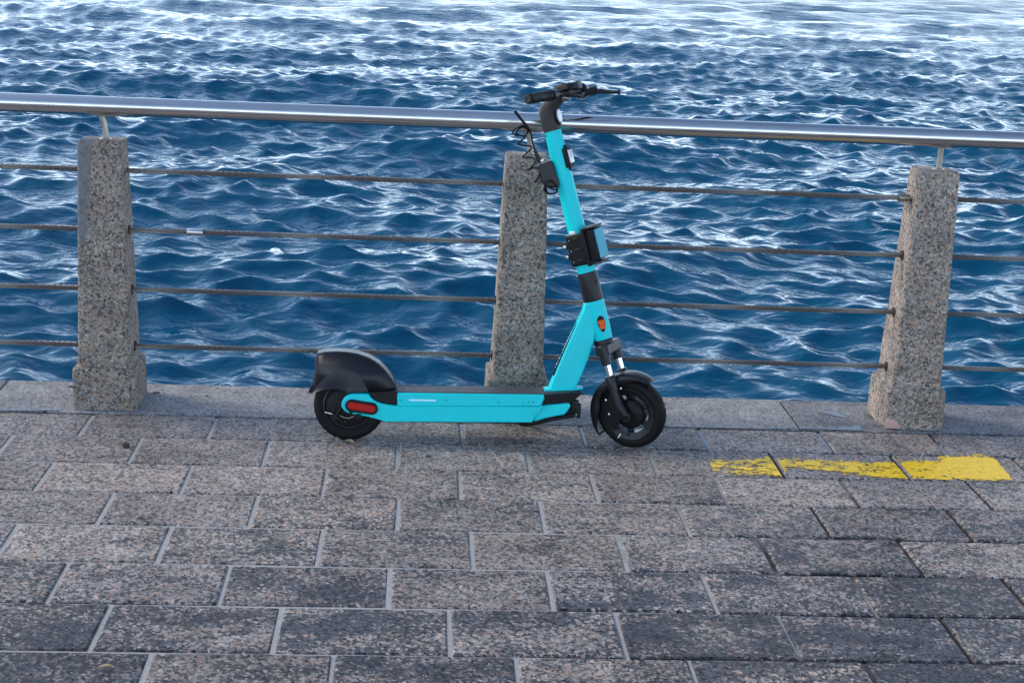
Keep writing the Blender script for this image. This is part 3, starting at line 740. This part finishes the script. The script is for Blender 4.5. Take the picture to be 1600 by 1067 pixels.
# --- control box clamped to the stem
cl = MB().box(S(0.002, -.004, -.423), (.070, .076, .112), MS)
clamp = cl.build('box_clamp', M['black'], scoot, bevel=.008, seg=3)
MB().box(S(.040, 0, -.420), (.012, .100, .132), MS).build('mount_plate', M['black'], clamp, bevel=.004)
bx = MB().box(S(.062, 0, -.416), (.038, .074, .108), MS).build('control_box', M['black'], clamp, bevel=.004)
MB().box(S(.082, 0, -.416), (.003, .068, .102), MS).build('front_panel', M['cyan_pale'], clamp, bevel=.0012)
for hh in (-.479, -.355): MB().box(S(.058, 0, hh), (.046, .082, .006), MS).build('rim_lip', M['brown_black'], clamp, bevel=.002)
for hh in (-.405, -.441):
    c = S(-.042, -.030, hh); MB().tube([c+VV*.01, c-VV*.006], .009, 12).build('clamp_lug', M['black'], clamp)
    MB().lathe([(.006, 0), (.006, -.004), (.003, -.005), (0, -.0045)], c-VV*.006, VV, 12).build('clamp_bolt', M['silver'], clamp)
for hh in (-.385, -.423, -.462):
    MB().lathe([(.0025, 0), (.0025, -.002), (0, -.002)], S(-.018, -.0425, hh), VV, 8).build('clamp_screw', M['silver'], clamp)
    MB().box(S(.010, -.0430, hh+.003), (.026, .004, .004), MS).build('clamp_rib', M['charcoal'], clamp, bevel=.001)
MB().box(S(-.004, -.030, -.362), (.022, .006, .012), MS).build('paper_tag', M['white'], clamp, bevel=.002)

# --- handlebar head
BU, BH, BW = .085, .108, .255         # bar centre ahead of the axis, above stem top, half width
hd = MB()
def ringS(h, u0_, u1_, w, n=24, e=2.6):
    out = []
    for k in range(n):
        a = 2*math.pi*k/n; c_, s_ = math.cos(a), math.sin(a)
        out.append(S((u0_+u1_)/2+(u1_-u0_)/2*math.copysign(abs(c_)**(2/e), c_), w*math.copysign(abs(s_)**(2/e), s_), h))
    return out
secs = [(-.004, -.030, .030, .030), (.03, -.031, .031, .031), (.06, -.030, .034, .030), (.08, -.026, .060, .030), (.095, -.012, .088, .030), (.108, .020, .104, .028), (.114, .06, .104, .02)]
rg = [ringS(*s_) for s_ in secs]; n = len(rg[0]); vs = [v for r_ in rg for v in r_]
hd.add(vs, [(i*n+k, i*n+(k+1) % n, (i+1)*n+(k+1) % n, (i+1)*n+k) for i in range(len(rg)-1) for k in range(n)]+[tuple(reversed(range(n))), tuple((len(rg)-1)*n+k for k in range(n))])
head = hd.build('bar_head', M['brown_black'], scoot, smooth=50)
hl = [S(.036, .015*math.cos(2*math.pi*k/24), .040+.024*math.sin(2*math.pi*k/24)) for k in range(24)]
MB().prism([q-UU*.012 for q in hl], [q+UU*.006 for q in hl]).build('headlamp', M['white'], head, bevel=.003, seg=3)
MB().tube([S(.034, .018*math.cos(2*math.pi*k/24), .040+.027*math.sin(2*math.pi*k/24)) for k in range(24)], .004, 8, closed=True).build('headlamp_rim', M['black'], head, smooth=60)
hb = empty('handlebar'); hb.parent = scoot
def B(v, du=0, dh=0):   # point along the bar, slightly swept back at the ends
    s_ = max(0, abs(v)-.09); return S(BU-.10*s_+du, v, BH+dh-.035*v)
MB().tube([B(v) for v in np.linspace(-BW+.01, BW-.01, 20)], .0125, 16).build('bar_tube', M['black'], hb)
for sg in (-1, 1):
    vv = [sg*x for x in (.125, .130, .135, .18, .245, .253, .256)]
    MB().tube([B(v) for v in vv], [.0185, .0195, .0180, .0178, .0180, .0175, .014], 20).build('grip', M['grip'], hb, smooth=50)
    e_ = (B(sg*.256)-B(sg*.24)).normalized()
    MB().lathe([(.0125, 0), (.012, .002), (.007, .002), (.006, .0005), (0, .0005)], B(sg*.256), e_, 20).build('bar_plug', M['brown_black'], hb)
dsp = MB()
tp = [(-.032, -.045), (.034, -.045), (.045, -.02), (.045, .03), (.030, .048), (-.030, .048), (-.038, .02), (-.038, -.02)]
dsp.prism([S(BU+u_, v_, BH+.010) for u_, v_ in tp], [S(BU+u_*.82, v_*.85, BH+.030) for u_, v_ in tp])
ds = dsp.build('display', M['black'], hb, bevel=.004, seg=3)
MB().box(S(BU-.004, .0, BH+.031), (.042, .055, .003), MS).build('screen', M['charcoal'], hb, bevel=.001)
MB().box(S(BU-.002, .085, BH+.018), (.038, .040, .030), MS).build('throttle_pod', M['charcoal'], hb, bevel=.006, seg=3)
MB().tube([B(.105, 0, 0), B(.122, 0, 0)], .020, 18).build('lever_clamp', M['black'], hb)
MB().tube([B(-.085, 0, 0), B(-.115, 0, 0)], .0195, 18).build('throttle_ring', M['charcoal'], hb)
# bell: a ring and dome on the far side
MB().lathe([(.026, -.004), (.027, .0), (.024, .008), (.014, .016), (0, .018)], B(.125, .0, .012), AX*.9+UU*.3, 20).build('bell_dome', M['black'], hb)
MB().tube([B(.128)+(UU*math.cos(a)+AX*math.sin(a))*.027 for a in np.linspace(0, 2*math.pi, 24, endpoint=False)], .0035, 8, closed=True).build('bell_ring', M['steel'], hb, smooth=60)
MB().tube([B(.095, .022, -.012), B(.105, .045, -.006), B(.12, .060, -.004)], [.010, .011, .008], 10).build('lever_pivot', M['black'], hb)
MB().tube([B(.105, .040, -.010), B(.145, .068, -.016), B(.185, .084, -.023), B(.225, .098, -.029), B(.235, .101, -.030)], [.007, .008, .0065, .006, .0085], 10).build('brake_lever', M['black'], hb, smooth=60)
MB().tube([B(-.07, .025, -.006), B(-.045, .045, -.016), B(-.01, .055, -.022), B(.04, .045, -.012)], .005, 8).build('cable_loop', M['black'], hb, smooth=60)
MB().tube([B(-.062, .012, -.014), B(-.050, .03, -.022)], [.010, .007], 12).build('brake_adjuster', M['oldsteel'], hb)

# --- cable lock hanging behind the stem
lk = empty('cable_lock'); lk.parent = scoot
lb = poly([(840, 259), (859, 251), (863, 252), (875, 288), (868, 294), (853, 291), (846, 284)], -.030)
MB().prism(lb, shift(lb, .012)).build('lock_case', M['charcoal'], lk, bevel=.004, seg=3)
def wig(px, c0=-.03, amp=0): return [PX(x, y, c) for (x, y, c) in px]
def smoothpath(pts, n=6):
    out = []
    for i in range(len(pts)-1):
        p0, p1, p2, p3 = pts[max(0, i-1)], pts[i], pts[i+1], pts[min(len(pts)-1, i+2)]
        for k in range(n):
            t_ = k/n; out.append(.5*((2*p1)+(p2-p0)*t_+(2*p0-5*p1+4*p2-p3)*t_*t_+(3*p1-p0-3*p2+p3)*t_**3))
    out.append(pts[-1]); return out
MB().tube(smoothpath(wig([(803.5, 174, -.03), (812, 185, -.03), (822, 197, -.03), (829, 208, -.03), (832, 222, -.03), (837, 238, -.03), (844, 256, -.025)])), .0034, 8).build('plug_cable', M['black'], lk, smooth=60)
MB().tube(smoothpath(wig([(806, 173.5, -.026), (814, 185, -.026), (824, 197, -.026), (830, 208, -.026)])), .0028, 8).build('spare_cable', M['black'], lk, smooth=60)
MB().tube([PX(836, 236, -.03), PX(843, 252, -.028)], [.006, .009], 12).build('cable_plug', M['charcoal'], lk)
MB().lathe([(.010, 0), (.010, .005), (.006, .006)], PX(846, 252, -.024), (-.3, 0, 1), 14).build('plug_collar', M['silver'], lk)
coil = [(829, 205, -.03), (820, 197, -.045), (808, 200, -.05), (801, 206, -.035), (806, 211, -.015), (818, 212, -.005), (826, 205, -.015), (818, 199, -.045), (808, 204, -.055), (809, 211, -.04), (820, 213, -.02),
        (824, 206, -.015), (820, 215, -.04), (812, 222, -.055), (810, 226, -.04), (820, 228, -.01), (830, 229, -.005), (829, 234, -.03), (820, 242, -.055), (817, 246, -.045), (826, 246, -.01), (835, 248, -.005), (836, 254, -.03), (830, 262, -.055), (824, 266, -.045), (832, 263, -.02), (842, 263, -.02)]
MB().tube(smoothpath(wig(coil)), .0030, 8).build('coiled_cable', M['black'], lk, smooth=60)
loop = [(852, 289, -.034), (850, 296, -.045), (854, 301, -.05), (862, 303, -.045), (870, 300, -.035), (869, 290, -.05), (861, 283, -.055), (853, 287, -.05), (853, 297, -.035), (857, 303, -.03)]
MB().tube(smoothpath(wig(loop)), .0032, 8).build('lower_loop', M['black'], lk, smooth=60)
MB().tube(smoothpath(wig([(843, 272, -.034), (840, 280, -.045), (835, 285, -.05)])), .0042, 8).build('cable_tail', M['black'], lk, smooth=60)
MB().tube(smoothpath(wig([(853, 290, -.035), (862, 295, -.05), (869, 297, -.045)])), .0032, 8).build('loop_tie', M['black'], lk, smooth=60)

# --- front fork and wheel (steering frame)
FRR = .127
fu = .042
h_w = None
def wz(v): return -v.y*sT+v.z*cT
h_w = (FRR-wz(S(fu, 0, 0)))/wz(AX)                # wheel just touches the ground
FC = S(fu, 0, h_w)
fork = empty('front_fork'); fork.parent = scoot
cr = MB()
cr.tube([A_TOP+AX*h for h in (-.752, -.757, -.790)], [.034, .0355, .033], 30)
cr.box(S(.012, 0, -.785), (.050, .112, .036), MS)
for sg in (-1, 1): cr.tube([S(.014, sg*.050, -.768), S(.0145, sg*.050, -.79), S(.016, sg*.050, -.838)], [.0185, .0195, .0175], 20)
cr.build('fork_crown', M['charcoal'], fork, bevel=.003)
for sg in (-1, 1):
    MB().tube([S(.0155, sg*.050, -.80), S(.018, sg*.050, -.905)], .0118, 20).build('stanchion', M['chrome'], fork)
    lo_ = MB().tube([S(.0175, sg*.050, -.878), S(.018, sg*.050, -.884), S(.0185, sg*.051, -.915), S(.020, sg*.053, -.94), S(.026, sg*.054, -.985), S(.036, sg*.054, -1.008), S(fu+.002, sg*.054, h_w+.004)], [.017, .0195, .0190, .0165, .0160, .0155, .014], 18)
    lo_.lathe([(0, -.010*sg), (.018, -.010*sg), (.018, .008*sg), (.011, .009*sg), (.010, .005*sg), (0, .005*sg)], S(fu+.002, sg*.054, h_w), VV, 24)
    lo_.build('fork_leg', M['charcoal'], fork, smooth=50)
    MB().tube([S(fu+.002, sg*.05, h_w), S(fu+.002, sg*.064, h_w)], .0055, 8).build('axle_nut', M['black'], fork)
fw = empty('front_wheel'); fw.parent = scoot
t = MB().lathe(tyre_prof(FRR, .060, .090), FC, VV, 72); tread(t, FC, VV, FRR, .060, 36)
t.build('tyre', M['rubber'], fw, smooth=60)
MB().lathe([(.070, -.018), (.078, -.021), (.088, -.026), (.095, -.027), (.095, -.02), (.086, -.012), (.074, 0), (.086, .012), (.095, .02), (.095, .027), (.088, .026), (.078, .021), (.070, .018)], FC, VV, 64, closed=True).build('rim', M['charcoal'], fw, smooth=40)
MB().lathe([(0, -.040), (.014, -.040), (.016, -.034), (.044, -.030), (.052, -.024), (.054, -.012), (.054, .012), (.052, .024), (.044, .03), (.016, .034), (0, .04)], FC, VV, 48).build('hub_motor', M['black'], fw, smooth=40)
eu, ea = UU, AX
for k in range(6):
    a = 2*math.pi*k/6+.22; e_ = eu*math.cos(a)+ea*math.sin(a); f_ = VV.cross(e_)
    Mx = Matrix((e_, VV, f_)).transposed()
    MB().box(FC+e_*.063-f_*.006, (.030, .020, .007), Mx).box(FC+e_*.063+f_*.006, (.030, .020, .007), Mx).build('spoke', M['charcoal'], fw, bevel=.002)
    MB().lathe([(.004, 0), (.004, -.003), (0, -.004)], FC+e_*.076-VV*.021, VV, 8).build('rim_bolt', M['black'], fw)
MB().tube([FC+eu*-.05+ea*-.066-VV*.024, FC+eu*-.062+ea*-.078-VV*.03], .003, 6).build('valve', M['silver'], fw)

# front mudguard: arc over the wheel with deeper rear flanks
fm = MB(); rows_ = []
angs = np.radians(np.linspace(43, 205, 28)); yv = [-.041, -.040, -.034, -.02, 0, .02, .034, .040, .041]
for a in angs:
    deg = math.degrees(a); taper = min(1, (deg-36)/40); tail = min(1, (212-deg)/25)
    drop = .016+.020*max(0, 1-abs(deg-105)/45)+.022*max(0, 1-abs(deg-160)/32)
    row = []
    for j, y in enumerate(yv):
        f = abs(y)/.041; R_ = FRR+.019-.004*f**2-(drop*taper*tail if j in (0, 8) else (.004*f if j in (1, 7) else 0))
        e_ = UU*math.cos(a)+AX*math.sin(a); row.append(FC+e_*R_+VV*y*(.6+.4*taper))
    rows_.append(row)
n = len(yv); vs = [v for r_ in rows_ for v in r_]
fm.add(vs, [(i*n+k, i*n+k+1, (i+1)*n+k+1, (i+1)*n+k) for i in range(len(rows_)-1) for k in range(n-1)])
fmo = fm.build('front_mudguard', M['charcoal'], scoot, smooth=50)
sm = fmo.modifiers.new('solid', 'SOLIDIFY'); sm.thickness = .003; sm.offset = 1
# stay plate behind the fork leg with its bolts
stp = [(-.075, .040), (-.040, .098), (-.012, .104), (.004, .060), (-.020, .010), (-.045, -.040), (-.066, -.050), (-.082, -.02), (-.086, .01)]
MB().prism([FC+UU*a+AX*b-VV*.043 for a, b in stp], [FC+UU*a+AX*b-VV*.039 for a, b in stp]).build('mudguard_stay', M['black'], fmo, bevel=.001)
for (x, y) in ((947, 625), (952, 647), (970.5, 607)):
    u_, h_ = PS(x, y, -.044); MB().lathe([(.0042, .001), (.0042, -.003), (0, -.004)], S(u_, -.044, h_), VV, 10).build('stay_bolt', M['silver'], fmo)

# ------------------------------------------------------------------ little things lying about
def leaf(px, py, L, W, rot, lab):
    c = G(px, py, .003); mb = MB(); n = 9; vs = []
    for i in range(n):
        f = i/(n-1); w_ = W*math.sin(math.pi*min(1, f*1.05+.02))**.8; x = (f-.5)*L
        vs += [(x, -w_, .004+.006*math.sin(f*3)), (x, 0, .0015+.004*math.sin(f*3)), (x, w_, .003+.007*math.sin(f*2.6))]
    mb.add(vs, [(i*3+k, (i+1)*3+k, (i+1)*3+k+1, i*3+k+1) for i in range(n-1) for k in range(2)])
    mb.tube([(-L*.5, 0, .003), (-L*.72, .003, .006)], .0008, 5)
    o = mb.build('dry_leaf', M['leaf']); o.location = (c.x, c.y, .001); o.rotation_euler = (0, 0, rot); tag(o, lab, 'leaf')
leaf(165, 1043, .042, .006, .1, 'small dry curled leaf on a dark paver near the bottom left')
leaf(546, 690.5, .038, .010, 2.6, 'pale dry leaf flattened beside the rear wheel of the scooter')
def clod(px, py, r_, lab, m, zs=.6):
    c = G(px, py, 0); bm = bmesh.new(); bmesh.ops.create_icosphere(bm, subdivisions=2, radius=1)
    rr_ = random.Random(int(px))
    for v in bm.verts: v.co *= rr_.uniform(.75, 1.2)
    for v in bm.verts: v.co = Vector((v.co.x*r_, v.co.y*r_*.8, max(0, v.co.z*r_*zs+r_*zs*.6)))
    me = bpy.data.meshes.new('pebble'); bm.to_mesh(me); bm.free(); me.materials.append(m)
    o = bpy.data.objects.new('pebble', me); COL.objects.link(o); o.location = (c.x, c.y, .001); tag(o, lab, 'pebble')
clod(197, 699, .013, 'small dark stone chip on the paver in front of the left post', M['dirt'], .9)
clod(669, 714.5, .010, 'tiny brown crumb on the paver in front of the scooter deck', M['dirt'], .5)
